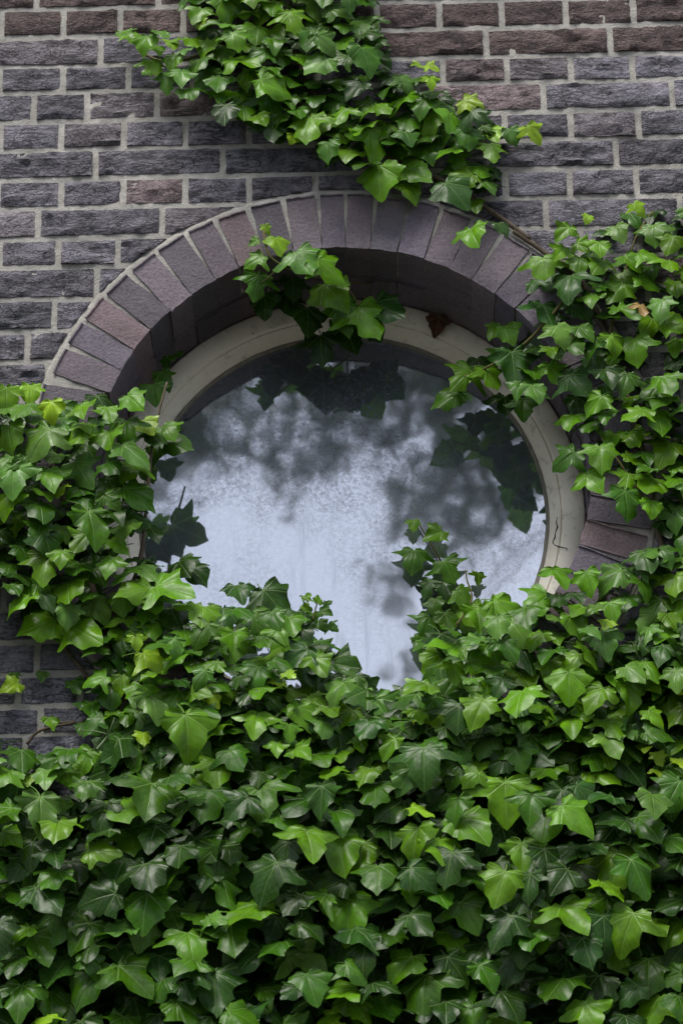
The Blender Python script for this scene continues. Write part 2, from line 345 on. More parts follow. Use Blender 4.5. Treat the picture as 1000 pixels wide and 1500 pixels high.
for k in range(-51, 66):
    if k not in BED or k-1 not in BED: continue
    z0 = BED[k]+ZO+GAP/2; z1 = BED[k-1]+ZO-GAP/2
    if z1 > WZ1-.005 or z0 < .02: continue
    zm = (z0+z1)/2
    hd = (k % 2 == 0)
    if k in JOINTS:
        js = [P(j, pix(Vector((P(j, 300).x, 0, zm)))[1]).x for j in JOINTS[k]]
        # beyond the measured joints the bond goes on
        if max(js) < .15:
            js += [js[-1]+(.108 if hd else .218)*(i+1) for i in range(14)]
    else:
        s0 = -.6+rb.uniform(-.02, .02)+(0 if hd else .055); js = [s0+(.110 if hd else .220)*i for i in range(11 if hd else 6)]
    pit = .110 if hd else .220
    while min(js) > WX0+pit: js.insert(0, js[0]-pit)
    while max(js) < WX1-pit: js.append(js[-1]+pit)
    js = [WX0] + js + [WX1]
    for a, b in zip(js, js[1:]):
        if b-a < .03: continue
        jt = rb.uniform(-.0012, .0012)
        poly = [(a+GAP/2, z0+jt), (b-GAP/2, z0+jt+rb.uniform(-.001, .001)), (b-GAP/2, z1+jt), (a+GAP/2, z1+jt+rb.uniform(-.001, .001))]
        cx, cz = (a+b)/2, zm
        rad = RO+.008
        if any(math.hypot(x-XC, z-ZC) < rad for x, z in poly) or math.hypot(cx-XC, cz-ZC) < rad or (poly[0][0] < XC < poly[1][0] and z0 < ZC+rad < z1) or (poly[0][0] < XC < poly[1][0] and z0 < ZC-rad < z1):
            # cut to the ring: several chords approximate the curve
            for it in range(2):
                if len(poly) < 3: break
                ins = sorted(((math.hypot(x-XC, z-ZC), x, z) for x, z in poly))
                out = [(x, z) for x, z in poly if math.hypot(x-XC, z-ZC) >= rad]
                if not out: poly = []; break
                ox = sum(o[0] for o in out)/len(out)-XC; oz = sum(o[1] for o in out)/len(out)-ZC
                # chord direction from the part inside the ring
                samples = []
                for i in range(len(poly)):
                    p0, p1 = poly[i], poly[(i+1) % len(poly)]
                    for s in range(60):
                        x = p0[0]+(p1[0]-p0[0])*s/60; z = p0[1]+(p1[1]-p0[1])*s/60
                        x2 = p0[0]+(p1[0]-p0[0])*(s+1)/60; z2 = p0[1]+(p1[1]-p0[1])*(s+1)/60
                        if (math.hypot(x-XC, z-ZC)-rad)*(math.hypot(x2-XC, z2-ZC)-rad) < 0: samples.append(math.atan2((z+z2)/2-ZC, (x+x2)/2-XC))
                if it == 0 and len(samples) >= 2:
                    am = math.atan2(sum(math.sin(s) for s in samples), sum(math.cos(s) for s in samples))
                    spread = max(abs(math.atan2(math.sin(s-am), math.cos(s-am))) for s in samples)
                    n = (math.cos(am), math.sin(am)); poly = clip(poly, n, n[0]*XC+n[1]*ZC+rad*(1-(1-math.cos(spread))*.35))
                elif it == 0 and math.hypot(cx-XC, cz-ZC) < RO+.03:
                    am = math.atan2(cz-ZC, cx-XC); n = (math.cos(am), math.sin(am)); poly = clip(poly, n, n[0]*XC+n[1]*ZC+rad)
        if len(poly) < 3: continue
        area = abs(sum(poly[i][0]*poly[(i+1) % len(poly)][1]-poly[(i+1) % len(poly)][0]*poly[i][1] for i in range(len(poly))))/2
        if area < .00035: continue
        seed += 1
        ppx, ppy = pix(Vector((cx, 0, cz))); t_ = brick_tint(k, ppx, rb)
        shown = -70 < ppx < 1070 and -40 < ppy < 1120 and not inpoly(ppx, ppy, MASS)
        if shown and nbr < 290:
            nbr += 1; link('brick', brick_mesh(poly, seed, t_, 1.0 if rb.random() > .12 else .35), wall, M_BRICK)
        else:
            o = len(stuff_v); n = len(poly); y = -.0035-rb.random()*.003
            if len(poly) and (poly[1][0]-poly[0][0])*(poly[2][1]-poly[1][1]) < 0: poly = poly[::-1]
            stuff_v += [(x, y, z) for x, z in poly] + [(x, .02, z) for x, z in poly]; stuff_t += list((*t_, 1))*(2*n)
            stuff_f.append([o+i for i in range(n)])
            for i in range(n): stuff_f.append([o+i, o+n+i, o+n+(i+1) % n, o+(i+1) % n])
me = mesh('outlying_bricks', stuff_v, stuff_f); at = me.color_attributes.new('tint', 'FLOAT_COLOR', 'POINT'); at.data.foreach_set('color', stuff_t)
tag(link('outlying_bricks', me, wall, M_BRICK), kind='stuff')

# ring of header bricks round the opening, with its mortar
def lathe(prof, n=128, a0=0, a1=2*math.pi):   # profile of (radius, y) swept about the window's axis
    v = []; f = []; k = len(prof)
    for i in range(n):
        a = a0+(a1-a0)*i/n
        for r, y in prof: v.append((XC+r*math.cos(a), y, ZC+r*math.sin(a)))
    for i in range(n):
        for j in range(k-1): f.append((i*k+j, i*k+j+1, ((i+1) % n)*k+j+1, ((i+1) % n)*k+j))
    return v, f
v, f = lathe([(RO+.009, .012), (RO+.008, -.0005), (RO+.002, -.003), (RO-.02, -.0035), (RI+.03, -.002), (RI+.0032, .001), (RI+.0032, .24), (RI+.14, .24)], 360)
v = [(x+.0015*noise.noise(Vector((x*90, y*90, z*90))), y-.0018*fbm(Vector((x*60, 2, z*60)), 3) if y < .1 else y, z+.0015*noise.noise(Vector((x*90, y*90+7, z*90)))) for x, y, z in v]
ring = link('brick_ring', mesh('brick_ring', v, f, True), wall, M_MORTAR)
ring['label'] = 'ring of smooth purple bricks set on end round the opening'
ANG = [159.5, 152.8, 146.9, 140.5, 133.7, 127.2, 120.3, 114.1, 107.4, 100.5, 93.8, 88.4, 82.6, 76., 69.6, 63.1, 57., 50.4, 44.3]
a = 44.3
while a > -175: a -= 6.52; ANG.append(a)
while ANG[-1]+360-ANG[0] < 4: ANG.pop()
def voussoir(a0, a1, sd_, y0, y1, tint):
    am = R((a0+a1)/2); w_in = RI*math.radians(a0-a1)-.0056; w_out = w_in+.001
    er = Vector((math.cos(am), 0, math.sin(am))); et = Vector((-math.sin(am), 0, math.cos(am))); c = Vector((XC, 0, ZC))
    so = Vector((sd_*2.3, sd_*.7, 1)); ln = RO-.006-RI+noise.noise(so)*.004; sh = noise.noise(so+Vector((3, 3, 3)))*.0018; sk = noise.noise(so+Vector((1, 7, 3)))*.014
    rj = noise.noise(so+Vector((4, 1, 9)))*.004; bm = bmesh.new(); bmesh.ops.create_cube(bm, size=1)
    for v in bm.verts:
        u, d, r = v.co.x+.5, v.co.y+.5, v.co.z+.5
        w = w_in+(w_out-w_in)*r; v.co = c + er*(RI+ln*r+rj*(1-r)) + et*((u-.5)*w + sk*(r-.5)*.5) + Vector((0, y0+(y1-y0)*d+sh, 0))
    bmesh.ops.bevel(bm, geom=bm.edges[:], offset=.0026, segments=2, affect='EDGES')
    bmesh.ops.subdivide_edges(bm, edges=[e for e in bm.edges if e.calc_length() > .02], cuts=4, use_grid_fill=True)
    for v in bm.verts:
        n = noise.noise_vector(v.co*60+so)*.0016; n += noise.noise_vector(v.co*230+so)*.0009; v.co += n
    bmesh.ops.recalc_face_normals(bm, faces=bm.faces[:])
    me = bpy.data.meshes.new('brick'); bm.to_mesh(me); bm.free()
    me.polygons.foreach_set('use_smooth', [True]*len(me.polygons)); me.set_sharp_from_angle(angle=R(45))
    at = me.color_attributes.new('tint', 'FLOAT_COLOR', 'POINT'); at.data.foreach_set('color', list((*tint, 1))*len(me.vertices))
    return me
VT = [(.120, .098, .112), (.132, .098, .104), (.108, .092, .112), (.128, .106, .118), (.098, .086, .098)]
for i, a0 in enumerate(ANG):
    a1 = ANG[i+1] if i+1 < len(ANG) else ANG[0]-360
    t_ = VT[rb.randrange(5)]; s = rb.uniform(.95, 1.4); t_ = tuple(c*s for c in t_)
    link('brick', voussoir(a0, a1, i+1, -.006, .098, t_), ring, M_VOUS)
    link('brick', voussoir(a0, a1, i+91, .106, .205, tuple(c*.95 for c in t_)), ring, M_VOUS)

# ---------------------------------------------------------------- round window
win = link('round_window', None); win.location = (XC, GD, ZC-RI); win.empty_display_size = .1
tag(win, 'round window with a cream painted wooden frame and dusty reflecting glass', 'window')
def wpart(name, me, mat, parent=None):
    o = link(name, me, parent or win, mat)
    o.location = -Vector(win.location) if parent is None else (0, 0, 0); return o
v, f = lathe([(RI+.012, .235), (RI-.0015, .235), (RI-.0015, FD+.003), (RI-.005, FD), (RG+.026, FD-.001), (RG+.0235, FD+.0015), (RG+.022, FD+.005), (RG+.019, FD+.0035), (RG+.0165, FD+.006), (RG+.013, FD+.012), (RG+.004, GD-.006), (RG-.001, GD-.001), (RG-.001, GD+.02), (RG+.03, GD+.05)], 256)
v = [(x, y+.0006*fbm(Vector((x*40, 5, z*40)), 3), z) for x, y, z in v]
frame = wpart('frame', mesh('frame', v, f, True), M_PAINT); frame.data.set_sharp_from_angle(angle=R(55))
# putty line that holds the pane
v, f = lathe([(RG+.001, GD-.0035), (RG-.003, GD-.0032), (RG-.0055, GD-.0004), (RG-.0055, GD+.001)], 256)
v = [(x+.0012*noise.noise(Vector((x*50, 1, z*50))), y, z+.0012*noise.noise(Vector((x*50, 9, z*50)))) for x, y, z in v]
wpart('putty', mesh('putty', v, f, True), mat_plain('old_putty', (.28, .26, .21), (.16, .15, .12), 60), frame)
n = 128; vv = [(XC, GD, ZC), (XC, GD+.004, ZC)]; ff = []
for i in range(n):
    a = 2*math.pi*i/n; x, z = XC+(RG+.004)*math.cos(a), ZC+(RG+.004)*math.sin(a); vv += [(x, GD, z), (x, GD+.004, z)]
pv = [(XC+(RG+.003)*math.cos(2*math.pi*i/n), GD, ZC+(RG+.003)*math.sin(2*math.pi*i/n)) for i in range(n)]
me = mesh('pane', pv, [list(range(n))]); wpart('pane', me, M_GLASS)
# split in the paint of the right side
def ribbon(pts, w, y):
    v = []; f = []
    for i, (px, py) in enumerate(pts):
        a = P(px, py, y); b = P(*(pts[i+1] if i+1 < len(pts) else pts[i]), y) if i+1 < len(pts) else a+(a-P(*pts[i-1], y))
        d = (b-a).normalized(); s = Vector((d.z, 0, -d.x)); ww = w*(.5+rng.random())*(0.4 if i in (0, len(pts)-1) else 1)
        v += [a+s*ww, a-s*ww]
        if i: o = 2*i; f.append((o-2, o-1, o+1, o))
    return mesh('paint_crack', v, f)
wpart('paint_crack', ribbon([(816, 757), (814, 765), (816, 772), (813, 780), (812, 788), (809, 794), (811, 798), (818, 801), (824, 802), (829, 803), (830, 806)], .0013, FD-.0028), M_CRACK, frame)
# unlit room behind the pane
v = []; f = []
box(v, f, (-1.6, .30, ZC-1.4), (1.6, 3.2, ZC+1.3))
f = [q[::-1] for q in f[1:]]                  # its front is the wall itself
rm = link('room_interior', mesh('room_interior', v, f), None, M_DARK); tag(rm, kind='structure')

# ---------------------------------------------------------------- ivy
def leaf_outline(rr, npts, slim, lobe):
    half = [(.0, -.015), (.07, -.09), (.19, -.135), (.32, -.135), (.445, -.095), (.465, -.015), (.455, .055), (.53, .105), (.645, .145), (.65, .20), (.57, .285), (.475, .35), (.41, .41), (.425, .50), (.345, .60), (.24, .72), (.085, .875), (0, .95)]
    res = []
    for s in (1, -1):
        h = []
        jl = rr.uniform(.86, 1.12); jb = rr.uniform(.85, 1.15)
        for i, (x, y) in enumerate(half):
            k = 1.0
            if 7 <= i <= 10: k = 1+(jl-1)+lobe*(.12 if i in (8, 9) else .04)
            if 11 <= i <= 13: k = 1-lobe*.16
            if 2 <= i <= 5: k = jb
            w = 0 if i in (0, 17) else rr.uniform(-.024, .024)
            h.append((s*(x*k*slim+w), y+w))
        res.append(h)
    loop = res[0] + res[1][-2:0:-1]
    # resample evenly
    L = [0]
    for i in range(len(loop)): a, b = loop[i], loop[(i+1) % len(loop)]; L.append(L[-1]+math.hypot(b[0]-a[0], b[1]-a[1]))
    if npts >= len(loop):
        out = []
        for i in range(len(loop)):
            a, b = loop[i], loop[(i+1) % len(loop)]; out.append(a)
            if L[i+1]-L[i] > L[-1]/npts*1.25: out.append(((a[0]+b[0])/2, (a[1]+b[1])/2))
        return out
    keep = [0, 2, 4, 6, 8, 9, 11, 12, 14, 16, 17]; n = len(loop)
    return [loop[i] for i in keep] + [loop[(n-i) % n] for i in keep[::-1][1:-1]]
def leaf_shape(rr, hi=True):
    slim = rr.uniform(.80, 1.06); lobe = rr.uniform(-.3, 1.9)
    out = leaf_outline(rr, 48 if hi else 10, slim, lobe); rings = (.22, .45, .68, .86, 1.0) if hi else (.5, 1.0)
    fold = rr.uniform(-.08, .26); droop = rr.uniform(.05, .42); side = rr.uniform(.05, .45); wav = rr.uniform(.02, .075); tw = rr.uniform(-.25, .25); ph = rr.uniform(0, 6)
    def z(x, y, t, ang):
        r = math.hypot(x, y)
        h = fold*abs(x)*.8 - droop*max(0, y-.1)**2 - side*x*x*1.1 + tw*x*y
        h += wav*math.sin(ang*7+ph)*t**3*1.1 + .055*noise.noise(Vector((x*2.6+ph, y*2.6, ph))) + .018*noise.noise(Vector((x*8+ph, y*8, ph)))
        # blade puffs up between the sunken veins
        dm = min(abs(x*math.cos(a)-y*math.sin(a)) if x*math.sin(a)+y*math.cos(a) > 0 else 9 for a in VEINS)
        h += .015*min(1, dm/.10)*(1-t*.6)
        return h
    c = (0, .03); v = [Vector((0, .03, 0))]; uvs = [(0, .03)]; f = []
    n = len(out)
    for t in rings:
        for i, (x, y) in enumerate(out):
            X, Y = c[0]+(x-c[0])*t, c[1]+(y-c[1])*t; a = math.atan2(x, y)
            v.append(Vector((X, Y, z(X, Y, t, a)))); uvs.append((X, Y))
    for i in range(n):
        f.append((0, 1+i, 1+(i+1) % n))
        for k in range(len(rings)-1):
            a, b = 1+k*n, 1+(k+1)*n; f.append((a+i, b+i, b+(i+1) % n, a+(i+1) % n))
    # stalk
    sl = rr.uniform(.5, .8); q = 4 if hi else 3; o = len(v); sx = rr.uniform(-.25, .25)
    for s in range(5):
        u = s/4; cx_, cy_, cz_ = sx*u*u, -.0-sl*u*.75+.05, -.005-.42*u**1.6; rd = .016
        for j in range(q):
            a = 2*math.pi*j/q; v.append(Vector((cx_+rd*math.cos(a), cy_, cz_+rd*math.sin(a)))); uvs.append((0, .02))
    for s in range(4):
        for j in range(q): f.append((o+s*q+j, o+s*q+(j+1) % q, o+(s+1)*q+(j+1) % q, o+(s+1)*q+j))
    v = [Vector((p.x, p.y-.36, p.z)) for p in v]     # origin in the middle of the blade
    return v, f, uvs
def leaf_mesh(shape):
    v, f, uvs = shape; me = mesh('leaf', v, f, True)
    uvl = me.uv_layers.new(name='UVMap')
    for lp in me.loops: uvl.data[lp.index].uv = uvs[lp.vertex_index]
    me.materials.append(M_LEAF); return me
rl = random.Random(5)
LEAVES = [leaf_mesh(leaf_shape(rl)) for _ in range(34)]
LOW = [leaf_shape(rl, False) for _ in range(10)]
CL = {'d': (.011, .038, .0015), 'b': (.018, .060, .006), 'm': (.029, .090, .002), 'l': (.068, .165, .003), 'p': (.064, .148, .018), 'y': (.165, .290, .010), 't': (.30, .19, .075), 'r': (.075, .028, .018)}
def leaf_matrix(p, wid, a, tilt, yaw, twist=0):
    """blade of width wid (m) at p; a = where the tip points as seen from the front (0 down, + right); tilt = how far it faces the sky"""
    N = Vector((math.sin(R(yaw))*math.cos(R(tilt)), -math.cos(R(yaw))*math.cos(R(tilt)), math.sin(R(tilt))))
    D = Vector((math.sin(R(a)), 0, -math.cos(R(a)))); T = (D-N*D.dot(N)).normalized(); X = T.cross(N)
    s = wid*1.13/1.28; mm = Matrix((X*s, T*s, N*s)).transposed().to_4x4(); mm.translation = p; return mm
class Ivy:
    def __init__(s, label, base, name='ivy', group=None):
        s.root = link(name, None); s.root.location = base; s.root.empty_display_size = .05; s.inv = Matrix.Translation(-Vector(base)); s.n = 0
        tag(s.root, label, 'ivy'); s.pts = []
    def leaf(s, p, wid, a, cl, tilt, yaw, var=None, col_=None):
        me = LEAVES[var if var is not None else rl.randrange(len(LEAVES))]
        o = bpy.data.objects.new('leaf', me); col.objects.link(o); o.parent = s.root; o.matrix_local = s.inv @ leaf_matrix(p, wid, a, tilt, yaw)
        c = col_ or CL[cl]; k = rl.uniform(.8, 1.22); w = rl.uniform(.9, 1.12); o.color = (c[0]*k*w, c[1]*k, c[2]*k/w, 1); s.n += 1; return o
    def hero(s, lst, y0, y1, tilt=(4, 42)):
        for h in lst:
            px, py, w, cl = h[:4]; a = h[4] if len(h) > 4 else rl.uniform(-35, 35); y = h[5] if len(h) > 5 else rl.uniform(y0, y1)
            p = P(px, py, y); w = w if w < 70 else 70+(w-70)*.35; o = s.leaf(p, w*1.06/930, a, cl, rl.uniform(*tilt), rl.uniform(-28, 28))
            if cl in 'tr': o['label'] = 'withered brown leaf'
            s.pts.append((px, py, w))
    def stem(s, pts, y, r0, r1, mat=None):
        """pts in photo pixels (px, py[, depth])"""
        ctl = [P(q[0], q[1], q[2] if len(q) > 2 else y) for q in pts]; path = []
        for i in range(len(ctl)-1):
            p0, p1, p2, p3 = ctl[max(0, i-1)], ctl[i], ctl[i+1], ctl[min(len(ctl)-1, i+2)]
            for k in range(6):
                t = k/6; path.append(.5*((2*p1)+(p2-p0)*t+(2*p0-5*p1+4*p2-p3)*t*t+(3*p1-3*p2+p3-p0)*t**3))
        path.append(ctl[-1]); v = []; f = []; n = 7
        for i, p in enumerate(path):
            d = (path[min(i+1, len(path)-1)]-path[max(0, i-1)]).normalized(); u = d.cross(Vector((0, 1, .2))).normalized(); w = d.cross(u); u2 = i/(len(path)-1)
            r = (r0+(r1-r0)*u2)*(1+.25*noise.noise(p*60))
            for j in range(n): a = 2*math.pi*j/n; v.append(p-Vector(s.root.location)+u*r*math.cos(a)+w*r*math.sin(a)+noise.noise_vector(p*40)*.001)
        for i in range(len(path)-1):
            for j in range(n): f.append((i*n+j, i*n+(j+1) % n, (i+1)*n+(j+1) % n, (i+1)*n+j))
        f.append(list(range(n))[::-1]); f.append([len(v)-n+j for j in range(n)])
        return link('stem', mesh('stem', v, f, True), s.root, mat or M_STEM)
    def fill(s, poly, cnt, wr, yr, mix, sp=.5, limit=290, tilt=(10, 56), alean=0, holes=()):
        xs = [p[0] for p in poly]; ys = [p[1] for p in poly]; tries = 0; made = 0
        while tries < 14000 and made < cnt and s.n < limit:
            tries += 1; px, py = rl.uniform(min(xs), max(xs)), rl.uniform(min(ys), max(ys))
            if not inpoly(px, py, poly) or any(inpoly(px, py, h) for h in holes): continue
            w = rl.triangular(*wr)
            if any((px-a)**2+((py-b)*1.25)**2 < (sp*.5*(w+c))**2 for a, b, c in s.pts): continue
            s.pts.append((px, py, w)); made += 1
            cl = rl.choices(list(mix.keys()), list(mix.values()))[0]
            if cl == 'y': w *= .62
            a = rl.gauss(alean, 25) if rl.random() < .92 else rl.uniform(-100, 100)
            s.leaf(P(px, py, rl.uniform(*yr)), w/930, a, cl, rl.uniform(*tilt), rl.gauss(0, 17))
        return made
stuff_leaf = {'v': [], 'f': [], 'uv': [], 't': []}
def low_leaf(S, mm, c):
    sh = LOW[rl.randrange(len(LOW))]; o = len(S['v']); k = rl.uniform(.75, 1.2)
    S['v'] += [mm @ p for p in sh[0]]; S['f'] += [[o+i for i in q] for q in sh[1]]; S['uv'] += sh[2]; S['t'] += [c[0]*k, c[1]*k, c[2]*k, 1]*len(sh[0])
def low_build(S, name, iv):
    off = Vector(iv.root.location); me = mesh(name, [p-off for p in S['v']], S['f'], True)
    uvl = me.uv_layers.new(name='UVMap'); uv = S['uv']
    buf = []
    vi = [0]*len(me.loops); me.loops.foreach_get('vertex_index', vi)
    for i in vi: buf += uv[i]
    uvl.data.foreach_set('uv', buf)
    at = me.color_attributes.new('tint', 'FLOAT_COLOR', 'POINT'); at.data.foreach_set('color', S['t'])
    tag(link(name, me, iv.root, M_LEAFS), kind='stuff')

# --- strand trailing down from above the arch
up = Ivy('thick ivy strand trailing down the bricks from above the round arch', P(415, -160, 0))
up.hero([(185, 50, 40, 'l', 20), (212, 62, 44, 'l', -10), (238, 50, 38, 'p', 20), (255, 88, 46, 'l', 0), (226, 96, 40, 'l', 10), (266, 112, 48, 'p', 0), (282, 60, 50, 'l', 10), (290, 92, 54, 'm', 0), (252, 62, 36, 'y', 0), (303, 70, 50, 'l', -10), (276, 134, 48, 'm', 10), (320, 120, 56, 'm', 0), (330, 165, 52, 'd', 0), (195, 55, 42, 'l', 30), (230, 70, 34, 'l', 10), (245, 120, 44, 'p', 0), (215, 105, 18, 'l', -60), (270, 75, 28, 'p', 10), (300, 118, 58, 'p', -30), (355, 150, 74, 'l', 0), (355, 88, 64, 'l', 55),
 (345, 57, 46, 'l', 10), (400, 125, 70, 'l', 70), (450, 185, 72, 'l', 0), (412, 82, 50, 'm', 0), (475, 63, 56, 'p', 40), (455, 158, 42, 'p', 20), (480, 220, 48, 'm', 0), (400, 190, 54, 'd', 0), (525, 38, 58, 'p', 20), (535, 85, 68, 'm', 15),
 (585, 150, 62, 'l', -30), (595, 122, 42, 'p', 30), (627, 180, 56, 'l', 0), (610, 95, 24, 'y', -50), (632, 98, 26, 'y', 60), (630, 120, 28, 'y', 10), (650, 155, 42, 'p', 50), (690, 152, 48, 'y', 50), (780, 195, 42, 'y', 40), (750, 198, 38, 'p', 20),
 (720, 220, 52, 'l', 0), (685, 200, 48, 'm', 0), (545, 210, 68, 'l', 10), (510, 225, 58, 'l', -10), (555, 260, 74, 'l', 0), (605, 250, 74, 'l', 50), (600, 278, 56, 'l', 20), (665, 280, 68, 'b', 35), (715, 272, 42, 'm', 20), (695, 300, 38, 'l', 10),
 (692, 342, 62, 'l', 20), (735, 335, 34, 'b', 30), (670, 235, 44, 'l', 0), (290, 20, 44, 'l', -20), (330, 12, 60, 'l', 10), (385, 20, 54, 'l', -10), (430, 30, 56, 'l', 15), (465, 10, 58, 'p', 0), (500, 120, 60, 'm', 0)], -.085, -.03)
UPOLY = [(285, -240), (540, -240), (548, 40), (552, 85), (600, 110), (645, 135), (700, 165), (740, 195), (735, 235), (725, 280), (660, 288), (600, 282), (550, 272), (480, 225), (400, 192), (345, 165), (310, 125), (270, 60)]
up.fill(UPOLY, 130, (40, 70, 56), (-.07, -.03), {'l': 6, 'm': 6, 'p': 2, 'y': 1, 'd': 2}, .40)
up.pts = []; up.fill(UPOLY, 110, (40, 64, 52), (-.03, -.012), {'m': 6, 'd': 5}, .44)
up.stem([(430, -200), (420, -20), (450, 120), (540, 210), (640, 260), (720, 310), (775, 350)], -.012, .006, .004)
up.stem([(420, -20), (340, 60), (250, 90), (205, 75)], -.014, .004, .002, M_GREENSTEM)
up.stem([(540, 210), (620, 180), (690, 190), (770, 198)], -.018, .003, .0015, M_GREENSTEM)
# --- right side
rt_ = Ivy('ivy climbing the bricks beside the window below the stub of bare stem', P(1010, 1000, 0))
rt_.hero([(678, 552, 60, 'l', -40, .07), (654, 584, 58, 'm', -60, .09), (718, 550, 52, 'l', 20, .05), (752, 534, 78, 'b', 5, .0), (726, 484, 40, 'l', -30, .03), (744, 488, 46, 'l', 20, .02), (766, 596, 48, 'm', 0, .06), (800, 457, 62, 'b', 8, -.03),
 (778, 552, 52, 'l', 10, .0), (810, 544, 48, 'l', 20, -.02), (879, 667, 60, 'l', 0, -.07), (828, 672, 52, 'm', -55, -.02), (868, 704, 58, 'l', 30, -.06), (917, 736, 60, 'm', 0, -.07), (953, 709, 62, 'l', -25), (975, 659, 64, 'l', -25), (929, 605, 52, 'l', -45), (964, 611, 64, 'l', 0),
 (887, 609, 38, 'm', 0), (871, 591, 48, 'l', -45), (988, 760, 50, 'p', 0), (895, 845, 58, 'p', -50, -.05), (945, 819, 52, 'b', 10), (953, 843, 48, 'b', -10), (988, 853, 48, 'l', 0), (953, 915, 62, 'p', -45), (795, 390, 54, 'l', 0), (832, 415, 68, 'b', 0), (780, 417, 34, 'b', -20), (850, 455, 58, 'b', 45),
 (902, 427, 58, 'l', -35), (947, 412, 48, 'l', 50), (950, 475, 58, 'l', -30), (940, 452, 32, 't', 0), (870, 530, 48, 'b', 20), (930, 510, 58, 'l', 0), (845, 560, 58, 'b', 35), (877, 362, 42, 'l', 0), (905, 340, 44, 'p', 20), (957, 340, 50, 'l', 0), (950, 375, 48, 'l', 60), (820, 370, 38, 'l', -30), (825, 340, 42, 'l', -40),
 (860, 320, 24, 'y'), (935, 305, 32, 'y', 40), (990, 420, 44, 'l'), (990, 505, 46, 'l'), (790, 500, 54, 'd', 0, .02), (735, 520, 54, 'm', -10, .04), (700, 535, 44, 'd', 0, .09), (740, 590, 50, 'd', 0, .10), (975, 560, 56, 'l'), (915, 560, 54, 'm'), (840, 505, 50, 'm')], -.075, -.02)
RPOLY = [(850, 335), (930, 310), (1000, 315), (1120, 270), (1120, 900), (1000, 900), (965, 840), (975, 760), (905, 715), (868, 690), (868, 640), (812, 600), (760, 570), (745, 520), (800, 490), (800, 420), (795, 380)]
rt_.fill(RPOLY, 110, (36, 62, 48), (-.07, -.02), {'l': 8, 'm': 5, 'b': 2, 'p': 2, 'd': 2}, .50)
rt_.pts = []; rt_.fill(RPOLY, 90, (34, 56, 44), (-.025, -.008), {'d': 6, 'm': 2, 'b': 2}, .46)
rt_.fill([(905, 835), (960, 800), (1010, 800), (1010, 930), (930, 935), (890, 890)], 16, (36, 60, 48), (-.07, -.03), {'l': 5, 'm': 5, 'p': 2}, .5)
rt_.stem([(1010, 1010), (985, 880), (960, 760), (930, 620), (890, 500), (850, 410), (800, 372), (752, 338)], -.010, .0055, .0045)
rt_.stem([(930, 620), (990, 520), (1030, 430), (1060, 330)], -.012, .004, .003)
rt_.stem([(890, 500), (910, 420), (930, 350), (955, 310)], -.015, .003, .0015, M_GREENSTEM)
rt_.stem([(850, 410, -.015), (800, 470, -.02), (760, 510, .01), (710, 540, .05), (670, 555, .08)], 0, .0032, .0015, M_GREENSTEM)
rt_.stem([(960, 760), (915, 690), (880, 640)], -.03, .003, .0015, M_GREENSTEM)
# --- left side
lf = Ivy('bushy bright ivy beside the left springing of the brick arch', P(160, 1090, 0))
lf.hero([(250, 648, 78, 'm', 65, .02), (244, 530, 28, 'm', 0, .10), (241, 555, 42, 'm', 20, .09), (262, 518, 22, 'm', 40, .11), (225, 575, 44, 'm', 10, .05), (196, 587, 48, 'l', 40), (246, 630, 44, 'l', 30, .0), (215, 622, 40, 'y', 30, -.03), (196, 664, 74, 'p', 35, -.09), (200, 725, 84, 'm', 45, -.06), (268, 830, 56, 'd', 30, .02), (135, 770, 94, 'm', 10, -.1),
 (65, 827, 74, 'l', 0, -.08), (100, 860, 78, 'l', 15, -.07), (60, 915, 88, 'l', -55, -.06), (120, 925, 84, 'l', 50, -.06), (70, 795, 58, 'b', 20), (200, 865, 78, 'l', -55, -.08), (250, 862, 84, 'l', 60, -.08), (180, 965, 48, 'b', 0, -.03), (112, 1005, 34, 'm', 20, -.02), (135, 1035, 54, 'm', 10, -.03), (120, 1065, 28, 'm', 0, -.02),
 (17, 1005, 36, 'y', -55, -.03), (22, 990, 22, 'm', 0, -.02), (75, 1057, 30, 'l', 10, -.03), (62, 990, 22, 'p', 0, -.02), (160, 640, 62, 'l', 20, -.08), (110, 640, 60, 'l', -20), (60, 645, 70, 'p', -30), (15, 640, 60, 'l', 10), (30, 600, 56, 'l', -10), (120, 600, 46, 'l', 20), (75, 600, 44, 'y', 0), (20, 700, 66, 'p', 0), (75, 700, 60, 'l', 10), (120, 690, 66, 'p', 30), (140, 715, 60, 'm', 0), (60, 745, 60, 'm', 0), (160, 605, 46, 'l', 10),
 (225, 780, 50, 'd', 10, .03), (215, 690, 50, 'd', 20, .04), (90, 622, 46, 'p', 20), (45, 575, 40, 'y', 0), (10, 580, 50, 'l', 0)], -.11, -.05)
LPOLY = [(-110, 575), (0, 590), (60, 590), (110, 590), (200, 592), (232, 630), (232, 670), (205, 720), (195, 800), (225, 850), (235, 880), (190, 900), (140, 920), (60, 910), (20, 880), (-10, 850), (-110, 900)]
lf.fill(LPOLY, 80, (36, 66, 50), (-.09, -.03), {'l': 6, 'm': 5, 'p': 4, 'y': 1, 'd': 2}, .45)
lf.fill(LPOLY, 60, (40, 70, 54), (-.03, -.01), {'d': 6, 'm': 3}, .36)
lf.fill([(125, 935), (225, 865), (270, 895), (225, 1010), (180, 1085), (120, 1068), (140, 1000)], 26, (34, 60, 46), (-.06, -.02), {'l': 5, 'm': 5, 'd': 3, 'y': 1}, .5)
lf.stem([(165, 1080), (185, 1000), (150, 930), (130, 830), (90, 720), (60, 620)], -.012, .008, .004)
lf.stem([(180, 1060), (120, 980), (95, 945), (100, 900)], -.010, .004, .002)
lf.stem([(40, 1090), (60, 1070), (110, 1058), (75, 1060)], -.012, .003, .0015)
